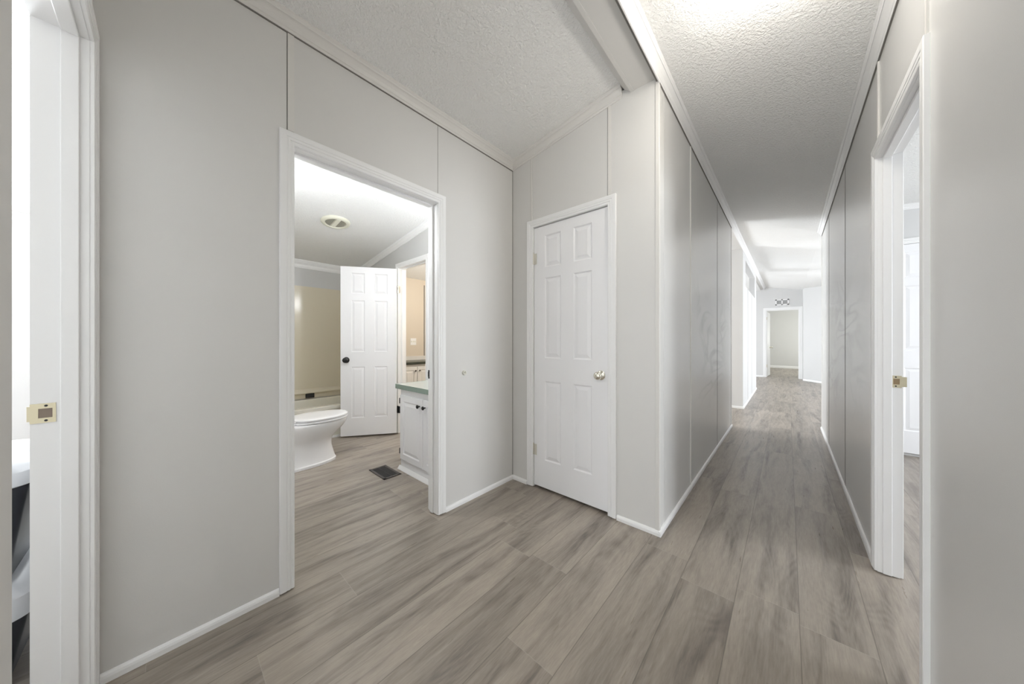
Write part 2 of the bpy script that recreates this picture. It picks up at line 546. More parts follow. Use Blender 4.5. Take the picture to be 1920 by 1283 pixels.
strip_x(XW, 1, 0.378, 0.403, 2.135, 2.588, M_BATTEN)
strip_x(XW, 1, 1.201, 1.2035, 2.135, 2.588, M_JOINT_SHADOW, 0.001)
strip_x(XW, 1, 0.3745, 0.3775, 2.135, 2.588, M_JOINT_SHADOW, 0.001)
strip_x(XW, 1, YC - 0.005, YC, 0.03, 2.60, M_JOINT_SHADOW, 0.001)
strip_y(YC, -1, -1.535, -1.519, 2.12, zl(-1.53) - 0.07, M_BATTEN)
strip_y(YC, -1, -1.5385, -1.5355, 2.12, zl(-1.53) - 0.07, M_JOINT_SHADOW, 0.001)
strip_y(YC, -1, -0.886, -0.866, 2.12, zl(-0.87) - 0.07, M_BATTEN)
strip_y(YC, -1, -0.8895, -0.8865, 2.12, zl(-0.87) - 0.07, M_JOINT_SHADOW, 0.001)
# corner bead on the outside corner of the hall
trim(MB().box(XL - 0.022, XL + 0.004, YC - 0.004, YC + 0.02, 0.0, 2.722), M_BATTEN, bevel=0.003)
strip_x(XL, 1, 2.737, 2.755, 0.03, 2.69, M_BATTEN)
strip_x(XL, 1, 2.755, 2.761, 0.03, 2.69, M_JOINT_SHADOW, 0.001)
strip_x(XL, 1, 3.978, 3.992, 0.03, 2.69, M_JOINT_SHADOW, 0.001)
strip_x(XL, 1, 5.07, 5.12, 0.03, 2.69, M_BATTEN)
strip_x(XR, -1, 2.338 - 0.012, 2.338 + 0.004, 2.135, 2.535, M_BATTEN, 0.006)
for y in (3.527, 4.798):
    strip_x(XR, -1, y, y + 0.016, 0.03, 2.535, M_JOINT_SHADOW, 0.001)
trim(MB().box(XR - 0.004, XR + 0.072, 5.735, 5.754, 0.0, 2.6), M_BATTEN, bevel=0.003)
strip_x(XR, -1, 1.612, 1.628, 2.135, 2.535, M_BATTEN, 0.006)
strip_x(XL, 1, 7.4, 7.42, 0.03, 2.15, M_JOINT_SHADOW, 0.001)
strip_x(XL, 1, 8.3, 8.32, 0.03, 2.15, M_JOINT_SHADOW, 0.001)
strip_y(5.0, -1, 0.985, 0.995, 2.1, 2.5, M_JOINT_SHADOW, 0.001)


# base shoe moulding
def shoe(p0, p1, out, h=0.032, t=0.013):
    p = [(0, 0), (t, 0), (t, h * 0.55), (t * 0.8, h * 0.8), (t * 0.4, h * 0.97), (0, h)]
    return MB().prism(p, p0, p1, out, (0, 0, 1))


def base(name, *segs):
    mb = MB()
    for s in segs:
        a = shoe(*s); mb.add(a.v, a.f)
    return struct('baseboard_' + name, mb, M_TRIM)


base('left', ((XW, YS, 0), (XW, BD[0] - 0.048, 0), (1, 0, 0)), ((XW, BD[1] + 0.048, 0), (XW, YC, 0), (1, 0, 0)))
base('closet', ((XW, YC, 0), (CD[0] - 0.048, YC, 0), (0, -1, 0)), ((CD[1] + 0.048, YC, 0), (XL + 0.012, YC, 0), (0, -1, 0)))
base('hall_left', ((XL, YC - 0.012, 0), (XL, 5.12, 0), (1, 0, 0)))
base('hall_right', ((XR, -0.16, 0), (XR, RD[0] - 0.048, 0), (-1, 0, 0)), ((XR, RD[1] + 0.048, 0), (XR, 5.75, 0), (-1, 0, 0)))
base('partition', ((XL, Y7, 0), (XL, 9.52, 0), (1, 0, 0), 0.04), ((-3.2, Y7, 0), (XL + 0.012, Y7, 0), (0, -1, 0), 0.04))
base('far', ((XE, YF, 0), (FD[0] - 0.075, YF, 0), (0, -1, 0), 0.05), ((0.34, 12.46, 0), (1.9, 10.24, 0), Vector((-0.818, -0.575, 0)), 0.05),
     ((-1.9, 17.6, 0), (1.95, 17.6, 0), (0, -1, 0), 0.10))
base('bath', ((XE + 0.75, YC, 0), (ED[0] - 0.05, YC, 0), (0, -1, 0)), ((ED[1] + 0.05, YC, 0), (-2.65, YC, 0), (0, -1, 0)))
base('bedroom', ((XE, -3.5, 0), (XE, YS - 0.104, 0), (1, 0, 0)))
base('east_room', ((1.27, 5.0, 0), (XEE, 5.0, 0), (0, -1, 0)))


# ------------------------------------------------------------------ door frames and doors
def casing(fn, a0, a1, zt, wd=0.057, t=0.015, legs=(True, True), hang=0.006):
    """moulded casing round an opening; fn(s, z, out) -> point on the wall face"""
    prof = [(0, 0), (0, t * 0.62), (0.004, t * 0.75), (wd * 0.18, t * 0.78), (wd * 0.2, t * 0.68), (wd * 0.28, t * 0.68), (wd * 0.30, t * 0.86),
            (wd * 0.44, t * 0.9), (wd * 0.46, t * 0.8), (wd * 0.53, t * 0.8), (wd * 0.55, t * 0.95), (wd * 0.8, t), (wd * 0.96, t), (wd, t * 0.85), (wd, 0)]
    st = []
    if legs[0]: st.append(lambda u: (a0 - u, hang))
    st.append(lambda u: (a0 - (u if legs[0] else 0), zt + u))
    st.append(lambda u: (a1 + (u if legs[1] else 0), zt + u))
    if legs[1]: st.append(lambda u: (a1 + u, hang))
    rings = []
    for s in st:
        rings.append([fn(*s(u), tt) for u, tt in prof])
    return MB().rings(rings)


def frame_pieces(fnb, a0, a1, zt, d0, d1, jt=0.012, stop=None, legs=(True, True)):
    """jamb lining; fnb(s0,s1,z0,z1,d0,d1) adds a box; faces at a0 / a1 / zt"""
    j = MB(); s = MB()
    bx = fnb
    bx(j, a0 - jt, a0, 0.004, zt + jt, d0, d1)
    bx(j, a1, a1 + jt, 0.004, zt + jt, d0, d1)
    bx(j, a0, a1, zt, zt + jt, d0, d1)
    if stop:
        e0, e1, th = stop
        if legs[0]: bx(s, a0, a0 + th, 0.006, zt, e0, e1)
        bx(s, a1 - th, a1, 0.006, zt, e0, e1)
        bx(s, a0 + th, a1 - th, zt - th, zt, e0, e1)
    return j, s


def six_panel(wd, ht, t, M, cols=None, rows=None):
    """moulded six panel leaf, x along width, y through thickness 0..t, z up"""
    cols = cols or [(0.165 * wd, 0.405 * wd), (0.575 * wd, 0.815 * wd)]
    rows = rows or [(0.213, 0.830), (1.008, 1.632), (1.712, 1.962)]
    rows = [(a * ht / 2.036, b * ht / 2.036) for a, b in rows]
    xs = [0] + [v for c in cols for v in c] + [wd]
    zs = [0] + [v for r in rows for v in r] + [ht]
    mb = MB(M)
    for side in (0, 1):
        def P(x, z, d): return (x, d if side == 0 else t - d, z)
        for i in range(len(xs) - 1):
            for j in range(len(zs) - 1):
                x0, x1, z0, z1 = xs[i], xs[i + 1], zs[j], zs[j + 1]
                if i % 2 == 1 and j % 2 == 1:
                    steps = [(0, 0), (0.003, 0.0015), (0.007, 0.006), (0.012, 0.0075), (0.016, 0.0065), (0.034, 0.002), (0.037, 0.0012)]
                    vs = []
                    for ins, d in steps:
                        vs += [P(x0 + ins, z0 + ins, d), P(x1 - ins, z0 + ins, d), P(x1 - ins, z1 - ins, d), P(x0 + ins, z1 - ins, d)]
                    fs = []
                    for k in range(len(steps) - 1):
                        for e in range(4):
                            f = (e + 1) % 4
                            fs.append((k * 4 + e, k * 4 + f, k * 4 + 4 + f, k * 4 + 4 + e))
                    q = 4 * (len(steps) - 1)
                    fs.append((q, q + 1, q + 2, q + 3))
                    if side: fs = [tuple(reversed(f)) for f in fs]
                    mb.add(vs, fs)
                else:
                    f = (0, 1, 2, 3) if side == 0 else (3, 2, 1, 0)
                    mb.add([P(x0, z0, 0), P(x1, z0, 0), P(x1, z1, 0), P(x0, z1, 0)], [f])
    mb.add([(0, 0, 0), (wd, 0, 0), (wd, t, 0), (0, t, 0), (0, 0, ht), (wd, 0, ht), (wd, t, ht), (0, t, ht)],
           [(0, 3, 2, 1), (4, 5, 6, 7), (1, 2, 6, 5), (3, 0, 4, 7)])
    return mb


KNOB = [(0.0, 0), (0.031, 0), (0.032, 0.002), (0.029, 0.006), (0.018, 0.009), (0.013, 0.012), (0.011, 0.018), (0.011, 0.026), (0.014, 0.030),
        (0.022, 0.034), (0.0265, 0.041), (0.0275, 0.048), (0.026, 0.056), (0.020, 0.062), (0.012, 0.0645), (0.0, 0.065)]


def orient(loc, direction):
    d = Vector(direction).normalized()
    return Matrix.Translation(loc) @ d.to_track_quat('Z', 'Y').to_matrix().to_4x4()


def knob(parent, loc, direction, m, prof=KNOB, s=1.0, name='door_knob'):
    return obj(name, MB().lathe([(max(r, 0.0004) * s, z * s) for r, z in prof], orient(loc, direction), 28), m, parent, smooth=True)


def hinge(parent, M, z, m, h=0.085):
    mb = MB(M)
    for k in range(5):
        z0 = z - h / 2 + k * h / 5
        mb.lathe([(0.0055, z0 + 0.0006), (0.0062, z0 + 0.0012), (0.0062, z0 + h / 5 - 0.0012), (0.0055, z0 + h / 5 - 0.0006)], M, 12)
    mb.lathe([(0.001, z + h / 2), (0.005, z + h / 2 + 0.001), (0.004, z + h / 2 + 0.006), (0.001, z + h / 2 + 0.008)], M, 12)
    mb.box(0.0, 0.03, 0.003, 0.005, z - h / 2, z + h / 2)
    mb.box(-0.03, 0.0, 0.003, 0.005, z - h / 2, z + h / 2)
    return obj('hinge', mb, m, parent, smooth=True)


def bxX(mb, s0, s1, z0, z1, d0, d1): mb.box(s0, s1, d0, d1, z0, z1)      # wall plane y = const, s along x
def bxY(mb, s0, s1, z0, z1, d0, d1): mb.box(d0, d1, s0, s1, z0, z1)      # wall plane x = const, s along y


def door_root(n, loc, label):
    o = empty('door_%d' % n, loc); o['kind'] = 'structure'; o['label'] = label; return o


# door_1 : bathroom doorway in the left wall
d = door_root(1, (XW - 0.05, 0.8, 0), 'white framed open doorway to the bathroom')
j, s = frame_pieces(bxY, 0.405, 1.199, 2.068, XW - 0.1, XW, stop=(XW - 0.075, XW - 0.042, 0.011), legs=(False, True))
obj('jamb', j, M_TRIM, d); obj('door_stop', s, M_TRIM, d, bevel=0.002)
obj('casing', casing(lambda a, z, o: (XW + o, a, z), 0.405 - 0.002, 1.199 + 0.002, 2.070), M_TRIM, d)
obj('casing', casing(lambda a, z, o: (XW - 0.1 - o, a, z), 0.405 - 0.002, 1.199 + 0.002, 2.070), M_TRIM, d)
mb = MB().box(XW - 0.104, XW - 0.078, 1.1965, 1.1992, 0.90, 0.958)
mb.box(XW - 0.108, XW - 0.103, 1.1965, 1.205, 0.912, 0.946)
obj('strike_plate', mb, M_BLACK, d)

# door_2 : closet
d = door_root(2, (-1.2, YC, 0), 'closed white six panel closet door')
j, s = frame_pieces(bxX, -1.508, -0.887, 2.055, YC, YC + 0.1, stop=(YC + 0.045, YC + 0.075, 0.011))
obj('jamb', j, M_TRIM, d); obj('door_stop', s, M_TRIM, d)
obj('casing', casing(lambda a, z, o: (a, YC - o, z), -1.508 - 0.001, -0.887 + 0.001, 2.056), M_TRIM, d)
LW = 0.612
leaf = obj('door_leaf', six_panel(LW, 2.028, 0.035, Matrix.Translation((-1.5035, YC + 0.004, 0.02))), M_DOOR, d)
knob(leaf, (-0.940, YC + 0.004, 0.925), (0, -1, 0), M_CHROME)
for z in (1.805, 0.30):
    hinge(leaf, Matrix.Translation((-1.508, YC - 0.003, 0)), z, M_HINGE)
obj('closet_floor_shadow_gap', MB().box(-1.508, -0.887, YC + 0.05, YC + 0.06, 0.0, 2.05), M_SHADOWGAP, d).name = 'closet_backing'  # dark sheet in place of the shade behind the closet door

# door_3 : doorway beside the camera, in the south wall
d = door_root(3, (-1.3, YS - 0.05, 0), 'white framed open doorway at the left edge')
y0, y1 = YS - 0.104, YS
j = MB(); s = MB()
bxX(j, -1.672, -1.66, 0.004, 2.125, y0, y1); bxX(j, -1.66, -0.91, 2.113, 2.125, y0, y1)
bxX(s, -1.66, -1.650, 0.004, 2.113, YS - 0.052, YS - 0.018); bxX(s, -1.65, -0.91, 2.103, 2.113, YS - 0.052, YS - 0.018)
obj('jamb', j, M_TRIM, d); obj('door_stop', s, M_TRIM, d, bevel=0.002)
obj('casing', casing(lambda a, z, o: (a, y1 + o, z), -1.662, -0.905, 2.115, legs=(True, False)), M_TRIM, d)
mb = MB()
zc, yc = 0.940, YS - 0.080
xs_ = -1.6595
# plate with a latch hole
for (ya, yb, za, zb) in ((yc - 0.024, yc - 0.010, -0.029, 0.029), (yc + 0.014, yc + 0.020, -0.029, 0.029), (yc - 0.010, yc + 0.014, 0.014, 0.029), (yc - 0.010, yc + 0.014, -0.029, -0.014)):
    mb.box(xs_, xs_ + 0.0018, ya, yb, zc + za, zc + zb)
mb.box(xs_ - 0.003, xs_ + 0.001, yc - 0.029, yc - 0.022, zc - 0.022, zc + 0.022)
sp = obj('strike_plate', mb, M_BRASS, d)
obj('latch_hole', MB().box(xs_ - 0.002, xs_ + 0.0004, yc - 0.010, yc + 0.014, zc - 0.014, zc + 0.014), mat('raw wood in latch hole', (0.25, 0.20, 0.16), 0.8), sp)
for dz in (-0.022, 0.022):
    obj('screw', MB().lathe([(0.0002, 0.0018), (0.0034, 0.0018), (0.003, 0.0028), (0.0002, 0.0026)], orient((xs_, yc + 0.003, zc + dz), (1, 0, 0)), 12), M_BLACK, sp)

# door_4 : doorway to the east room
d = door_root(4, (XR + 0.05, 2.0, 0), 'white framed open doorway on the right of the hall')
j, s = frame_pieces(bxY, 1.66, 2.37, 2.068, XR, XR + 0.072, stop=(XR + 0.016, XR + 0.046, 0.011))
obj('jamb', j, M_TRIM, d); obj('door_stop', s, M_TRIM, d, bevel=0.002)
obj('casing', casing(lambda a, z, o: (XR - o, a, z), 1.66 - 0.002, 2.37 + 0.002, 2.070), M_TRIM, d)
obj('casing', casing(lambda a, z, o: (XR + 0.072 + o, a, z), 1.66 - 0.002, 2.37 + 0.002, 2.070), M_TRIM, d)
mb = MB(); zc, xc = 0.958, XR + 0.060; yy = 2.3698
for (xa, xb, za, zb) in ((xc - 0.020, xc - 0.010, -0.029, 0.029), (xc + 0.010, xc + 0.016, -0.029, 0.029), (xc - 0.010, xc + 0.010, 0.014, 0.029), (xc - 0.010, xc + 0.010, -0.029, -0.014)):
    mb.box(xa, xb, yy - 0.0018, yy, zc + za, zc + zb)
mb.box(xc + 0.016, xc + 0.032, yy - 0.0015, yy + 0.003, zc - 0.024, zc + 0.024)
sp = obj('strike_plate', mb, M_BRASS, d)
obj('latch_hole', MB().box(xc - 0.010, xc + 0.010, yy - 0.0004, yy + 0.002, zc - 0.014, zc + 0.014), mat('brown latch hole', (0.30, 0.22, 0.13), 0.8), sp)
for dz in (-0.022, 0.022):
    obj('screw', MB().lathe([(0.0002, 0.0018), (0.0034, 0.0018), (0.003, 0.0028), (0.0002, 0.0026)], orient((xc - 0.002, yy, zc + dz), (0, -1, 0)), 12), M_BLACK, sp)

# door_5 : bathroom to ensuite, leaf swung open into the bathroom
d = door_root(5, (-3.33, YC, 0), 'open white six panel door inside the bathroom')
j, s = frame_pieces(bxX, -3.64, -3.03, 2.068, YC, YC + 0.1, stop=(YC + 0.04, YC + 0.072, 0.011))
obj('jamb', j, M_TRIM, d); obj('door_stop', s, M_TRIM, d)
obj('casing', casing(lambda a, z, o: (a, YC - o, z), -3.642, -3.028, 2.070), M_TRIM, d)
hp = Vector((-3.640, 1.925, 0.02)); ang = math.atan2(1.405 - 1.925, -4.0 + 3.640)
LM = Matrix.Translation(hp) @ Matrix.Rotation(ang, 4, 'Z')
leaf = obj('door_leaf', six_panel(0.628, 2.03, 0.035, LM), M_DOOR, d)
nrm = (LM.to_3x3() @ Vector((0, 1, 0))).normalized()
knob(leaf, LM @ Vector((0.565, 0.035, 0.91)), nrm, M_BLACK, s=1.12)
HM = Matrix.Translation((-3.636, 1.938, 0)) @ Matrix.Rotation(0.3, 4, 'Z')
hinge(leaf, HM, 1.80, M_CHROME); hinge(leaf, HM, 0.30, M_BLACK)

# door_6 : far door at the end of the house
d = door_root(6, (-0.12, YF, 0), 'open white door at the far end of the hall')
j, s = frame_pieces(bxX, -0.504, 0.254, 2.128, YF, YF + 0.1, stop=(YF + 0.03, YF + 0.06, 0.012))
obj('jamb', j, M_TRIM, d); obj('door_stop', s, M_TRIM, d)
obj('casing', casing(lambda a, z, o: (a, YF - o, z), -0.506, 0.256, 2.130, wd=0.082), M_TRIM, d)
LM = Matrix.Translation((-0.498, YF + 0.105, 0.02)) @ Matrix.Rotation(math.radians(86), 4, 'Z')
leaf = obj('door_leaf', six_panel(0.74, 2.08, 0.035, LM), M_DOOR, d)
knob(leaf, LM @ Vector((0.66, 0.0, 0.93)), (LM.to_3x3() @ Vector((0, -1, 0))), M_CHROME, s=1.1)
for z in (1.88, 0.36):
    hinge(leaf, Matrix.Translation((-0.500, YF + 0.02, 0)) @ Matrix.Rotation(PI / 2, 4, 'Z'), z, M_BRASS)

# door_7 : white door in the east room
d = door_root(7, (0.86, 5.0, 0), 'closed white door inside the room on the right')
leaf = obj('door_leaf', six_panel(0.70, 2.10, 0.03, Matrix.Translation((0.475, 4.975, 0.03))), M_DOOR, d)
mb = MB().box(1.176, 1.19, 4.99, 5.0, 0.0, 2.13)
obj('door_gap', mb, M_JOINT_SHADOW, d)
obj('casing', casing(lambda a, z, o: (a, 5.0 - o, z), 0.47, 1.19, 2.135, t=0.03, legs=(False, True)), M_TRIM, d)

# ------------------------------------------------------------------ added windows with glowing panes on the outer walls, all out of view
for i, (side, _, y, z, wy, wz) in enumerate(WIN + [('r', 0, 15.6, 1.35, 1.2, 1.0)]):
    x = {'w': XE + 0.001, 'e': XEE - 0.001, 'r': 1.949}[side]; sg = 1 if side == 'w' else -1
    r = empty('window_%d' % (i + 1), (x, y, z - wz / 2)); r['kind'] = 'structure'
    f = MB()
    for (a, b, c, e) in ((-wy / 2 - 0.06, -wy / 2, -wz / 2 - 0.06, wz / 2 + 0.06), (wy / 2, wy / 2 + 0.06, -wz / 2 - 0.06, wz / 2 + 0.06),
                         (-wy / 2, wy / 2, wz / 2, wz / 2 + 0.06), (-wy / 2, wy / 2, -wz / 2 - 0.06, -wz / 2), (-wy / 2, wy / 2, -0.015, 0.015)):
        f.box(x, x + sg * 0.03, y + a, y + b, z + c, z + e)
    obj('window_frame', f, M_TRIM, r)
    obj('window_pane', MB().box(x, x + sg * 0.008, y - wy / 2, y + wy / 2, z - wz / 2, z + wz / 2), M_PANE, r)

r = empty('window_7', (-0.24, -3.499, 0.28)); r['kind'] = 'structure'  # added for fill from behind the camera, never in view
f = MB()
for (a, b, c, e) in ((-0.56, -0.5, -0.76, 0.76), (0.5, 0.56, -0.76, 0.76), (-0.5, 0.5, 0.70, 0.76), (-0.5, 0.5, -0.76, -0.70), (-0.5, 0.5, -0.015, 0.015)):
    f.box(-0.24 + a, -0.24 + b, -3.499, -3.47, 0.98 + c, 0.98 + e)
obj('window_frame', f, M_TRIM, r)
obj('window_pane', MB().box(-0.74, 0.26, -3.499, -3.491, 0.28, 1.68), M_PANE, r)

# ------------------------------------------------------------------ hallway fixtures
def dome_light(x, y, z, ang, label):
    t = thing('ceiling_light', (x, y, z), label, 'light')
    tilt = Matrix.Translation((x, y, z - 0.002)) @ Matrix.Rotation(ang, 4, 'Y') @ Matrix.Rotation(PI, 4, 'X')
    obj('light_base', MB().lathe([(0.105, 0), (0.11, 0.003), (0.11, 0.018), (0.10, 0.024), (0.03, 0.024)], tilt, 48), M_TRIM, t, smooth=True)
    dome = [(0.125 * math.cos(a), 0.022 + 0.095 * math.sin(a)) for a in [k * PI / 2 / 14 for k in range(14)]] + [(0.002, 0.117)]
    obj('glass_dome', MB().lathe([(0.118, 0.018)] + dome, tilt, 48), M_GLASSD, t, smooth=True)


dome_light(-0.12, 1.56, zr(-0.12), math.atan(0.2), 'lit round frosted dome light on the hallway ceiling')
dome_light(-0.2, -1.6, zr(-0.2), math.atan(0.2), 'lit round dome light on the ceiling of the room behind the viewer')
dome_light(-2.5, 0.54, zl(-2.5), -math.atan(0.14), 'lit round dome light on the bathroom ceiling beside the doorway wall')

t = thing('door_stop_bumper', (XW, 1.424, 0.93), 'small round cream bumper on the wall right of the bathroom doorway', 'wall bumper')
obj('bumper_ring', MB().lathe([(0.0005, 0), (0.0165, 0), (0.0175, 0.003), (0.0165, 0.010), (0.013, 0.0125), (0.009, 0.0115), (0.0065, 0.006), (0.0005, 0.005)],
    orient((XW, 1.424, 0.93), (1, 0, 0)), 28), mat('cream rubber', (0.68, 0.67, 0.60), 0.5), t, smooth=True)
obj('screw', MB().lathe([(0.0005, 0.005), (0.004, 0.005), (0.0035, 0.007), (0.0005, 0.0075)], orient((XW, 1.424, 0.93), (1, 0, 0)), 14), M_FANG, t)

# return-air grille above the far door
t = thing('wall_vent', (-0.13, YF, 2.29), 'white two-panel air grille above the far door', 'vent')
x0, x1, z0, z1 = -0.289, 0.025, 2.285, 2.462
mb = MB()
for a in ((x0, x1, z0, z0 + 0.03), (x0, x1, z1 - 0.03, z1), (x0, x0 + 0.03, z0, z1), (x1 - 0.03, x1, z0, z1), ((x0 + x1) / 2 - 0.014, (x0 + x1) / 2 + 0.014, z0, z1)):
    mb.box(a[0], a[1], YF - 0.012, YF, a[2], a[3])
obj('frame', mb, M_TRIM, t)
mb = MB()
for k in range(9):
    zz = z0 + 0.035 + k * 0.0135
    mb.box(x0 + 0.02, x1 - 0.02, YF - 0.008, YF - 0.002, zz, zz + 0.005)
obj('louvre', mb, mat('grey louvre', (0.5, 0.5, 0.5), 0.5), t)
obj('backing', MB().box(x0 + 0.01, x1 - 0.01, YF - 0.002, YF, z0 + 0.01, z1 - 0.01), mat('shadowy vent backing', (0.33, 0.33, 0.33), 0.8), t)

# ------------------------------------------------------------------ bathroom
# toilet (faces +y)
TX, TY = -3.36, 0.485
t = thing('toilet', (TX, TY + 0.35, 0), 'white toilet with closed lid beside the bathtub', 'toilet')


def egg(cy, yb, yf, hw, z, n=48, sq=2.0):
    out = []
    for k in range(n):
        a = 2 * PI * k / n
        c, s_ = math.cos(a), math.sin(a)
        ly = (yf - cy) if s_ > 0 else (cy - yb)
        e = 2.0 if s_ > 0 else 2.6
        x = hw * math.copysign(abs(c) ** (2 / e), c); y = ly * math.copysign(abs(s_) ** (2 / e), s_)
        out.append((TX + x, TY + cy + y, z))
    return out


def interp(sec, n):
    out = []
    for i in range(len(sec) - 1):
        p0 = sec[max(i - 1, 0)]; p1 = sec[i]; p2 = sec[i + 1]; p3 = sec[min(i + 2, len(sec) - 1)]
        for k in range(n):
            u = k / n
            out.append(tuple(0.5 * ((2 * b) + (-a + c) * u + (2 * a - 5 * b + 4 * c - dd) * u * u + (-a + 3 * b - 3 * c + dd) * u ** 3) for a, b, c, dd in zip(p0, p1, p2, p3)))
    out.append(sec[-1]); return out


# (z, cy, yb, yf, hw)
secs = [(0.0, 0.36, 0.10, 0.645, 0.132), (0.022, 0.36, 0.10, 0.646, 0.132), (0.035, 0.36, 0.11, 0.638, 0.124), (0.09, 0.37, 0.12, 0.622, 0.114),
        (0.16, 0.38, 0.13, 0.606, 0.112), (0.22, 0.40, 0.13, 0.612, 0.122), (0.27, 0.42, 0.12, 0.650, 0.142), (0.32, 0.44, 0.10, 0.702, 0.164),
        (0.36, 0.45, 0.08, 0.735, 0.178), (0.39, 0.45, 0.07, 0.745, 0.184), (0.402, 0.45, 0.07, 0.742, 0.181)]
ss = interp(secs, 4)
obj('bowl', MB().rings([egg(c, yb, yf, hw, z) for z, c, yb, yf, hw in ss]), M_PORC, t, smooth=True)
seat = [(0.402, -0.020), (0.4065, -0.020), (0.4075, -0.002), (0.410, 0.004), (0.422, 0.004), (0.425, -0.002), (0.4265, -0.018)]
obj('seat', MB().rings([egg(0.49, 0.275, 0.748 + d_, 0.186 + d_, z) for z, d_ in seat]), M_SEAT, t, smooth=True)
lid = [(0.4285, -0.018), (0.4295, -0.004), (0.431, 0.002), (0.443, 0.003), (0.449, -0.004), (0.453, -0.02), (0.455, -0.06), (0.456, -0.12)]
obj('lid', MB().rings([egg(0.49, 0.275 - d_, 0.748 + d_, 0.186 + d_, z) for z, d_ in lid]), M_SEAT, t, smooth=True)
for sg in (-1, 1):
    obj('seat_hinge', MB().box(TX + sg * 0.075 - 0.022, TX + sg * 0.075 + 0.022, TY + 0.235, TY + 0.29, 0.403, 0.436), M_SEAT, t, bevel=0.006)
for sg in (-1, 1):
    obj('floor_bolt_cap', MB().lathe([(0.014, 0.0), (0.014, 0.008), (0.010, 0.016), (0.003, 0.019), (0.0003, 0.0195)], Matrix.Translation((TX + sg * 0.112, TY + 0.30, 0.022)), 18), M_PORC, t, smooth=True)
tk = obj('tank', MB().hexa([(TX - 0.20, TY + 0.01, 0.40), (TX + 0.20, TY + 0.01, 0.40), (TX + 0.20, TY + 0.19, 0.40), (TX - 0.20, TY + 0.19, 0.40),
                            (TX - 0.225, TY + 0.0, 0.73), (TX + 0.225, TY + 0.0, 0.73), (TX + 0.225, TY + 0.205, 0.73), (TX - 0.225, TY + 0.205, 0.73)]), M_PORC, t, bevel=0.02, seg=4)
obj('tank_lid', MB().box(TX - 0.235, TX + 0.235, TY - 0.005, TY + 0.215, 0.73, 0.765), M_PORC, t, bevel=0.012, seg=3)
lv = MB().lathe([(0.012, 0), (0.012, 0.012), (0.006, 0.02), (0.0005, 0.02)], orient((TX + 0.15, TY + 0.203, 0.68), (0, 1, 0)), 16)
lv.box(TX + 0.06, TX + 0.155, TY + 0.215, TY + 0.225, 0.672, 0.686)
obj('flush_lever', lv, M_CHROME, tk, smooth=True)

# bathtub and surround
t = thing('bathtub', (-4.43, 1.2, 0), 'ivory bathtub with apron along the outer bathroom wall', 'bathtub')
bx0, bx1, by0, by1, bz = XE + 0.035, -4.065, 0.41, YC - 0.033, 0.385


def rrect(x0, x1, y0, y1, r, z, n=8):
    out = []
    for cx, cy, a0 in ((x1 - r, y1 - r, 0), (x0 + r, y1 - r, PI / 2), (x0 + r, y0 + r, PI), (x1 - r, y0 + r, 1.5 * PI)):
        for k in range(n + 1):
            a = a0 + PI / 2 * k / n
            out.append((cx + r * math.cos(a), cy + r * math.sin(a), z))
    return out


outer = [rrect(bx0, bx1 - 0.012, by0, by1, 0.004, 0.0), rrect(bx0, bx1 - 0.012, by0, by1, 0.004, bz - 0.045), rrect(bx0, bx1, by0, by1, 0.006, bz - 0.04),
         rrect(bx0, bx1, by0, by1, 0.008, bz - 0.006), rrect(bx0 + 0.006, bx1 - 0.006, by0 + 0.006, by1 - 0.006, 0.01, bz)]
inner = [rrect(bx0 + 0.06, bx1 - 0.075, by0 + 0.08, by1 - 0.09, 0.12, bz), rrect(bx0 + 0.07, bx1 - 0.085, by0 + 0.09, by1 - 0.10, 0.12, bz - 0.012),
         rrect(bx0 + 0.10, bx1 - 0.11, by0 + 0.14, by1 - 0.14, 0.12, 0.14), rrect(bx0 + 0.15, bx1 - 0.16, by0 + 0.2, by1 - 0.2, 0.10, 0.09)]
obj('tub_shell', MB().rings(outer + inner), M_TUB, t, smooth=True)
obj('apron_trim', MB().box(bx1 - 0.012, bx1 + 0.004, by0 + 0.02, by1, 0.0, 0.022), M_TRIM, t)

t = thing('tub_surround', (XE, 1.2, bz), 'glossy cream shower surround above the bathtub', 'shower surround')
sz0, sz1 = bz + 0.003, 1.885
prof = []
for (a, b) in (((bx1 + 0.0, by0 + 0.004), None), ((XE + 0.16, by0 + 0.004), None)):
    prof.append(a)
rr = 0.12
cx, cy = XE + 0.012 + rr, by0 + 0.004 + rr
prof = [(bx1, cy - rr)] + [(cx + rr * math.cos(a), cy + rr * math.sin(a)) for a in [1.5 * PI - k * PI / 16 for k in range(9)]]
cy2 = YC - 0.012 - rr
prof += [(cx + rr * math.cos(a), cy2 + rr * math.sin(a)) for a in [PI - k * PI / 16 for k in range(9)]] + [(bx1, cy2 + rr)]
mb = MB()
for (za, zb, off) in ((sz0, sz1, 0.0),):
    ins = [(x + (0.010 if x < bx1 - 0.2 else 0), y + (0.010 if y < 1.0 else -0.010)) for x, y in prof]
    n_ = len(prof)
    vs = [(x, y, za) for x, y in prof] + [(x, y, zb) for x, y in prof] + [(x, y, za) for x, y in ins] + [(x, y, zb) for x, y in ins]
    fs = []
    for k in range(n_ - 1):
        fs += [(k, k + 1, n_ + k + 1, n_ + k), (2 * n_ + k + 1, 2 * n_ + k, 3 * n_ + k, 3 * n_ + k + 1), (n_ + k, n_ + k + 1, 3 * n_ + k + 1, 3 * n_ + k), (k + 1, k, 2 * n_ + k, 2 * n_ + k + 1)]
    fs += [(0, n_, 3 * n_, 2 * n_), (n_ - 1, 3 * n_ - 1, 4 * n_ - 1, 2 * n_ - 1)]
    mb.add(vs, fs)
obj('surround_panel', mb, M_CREAM, t, smooth=True)
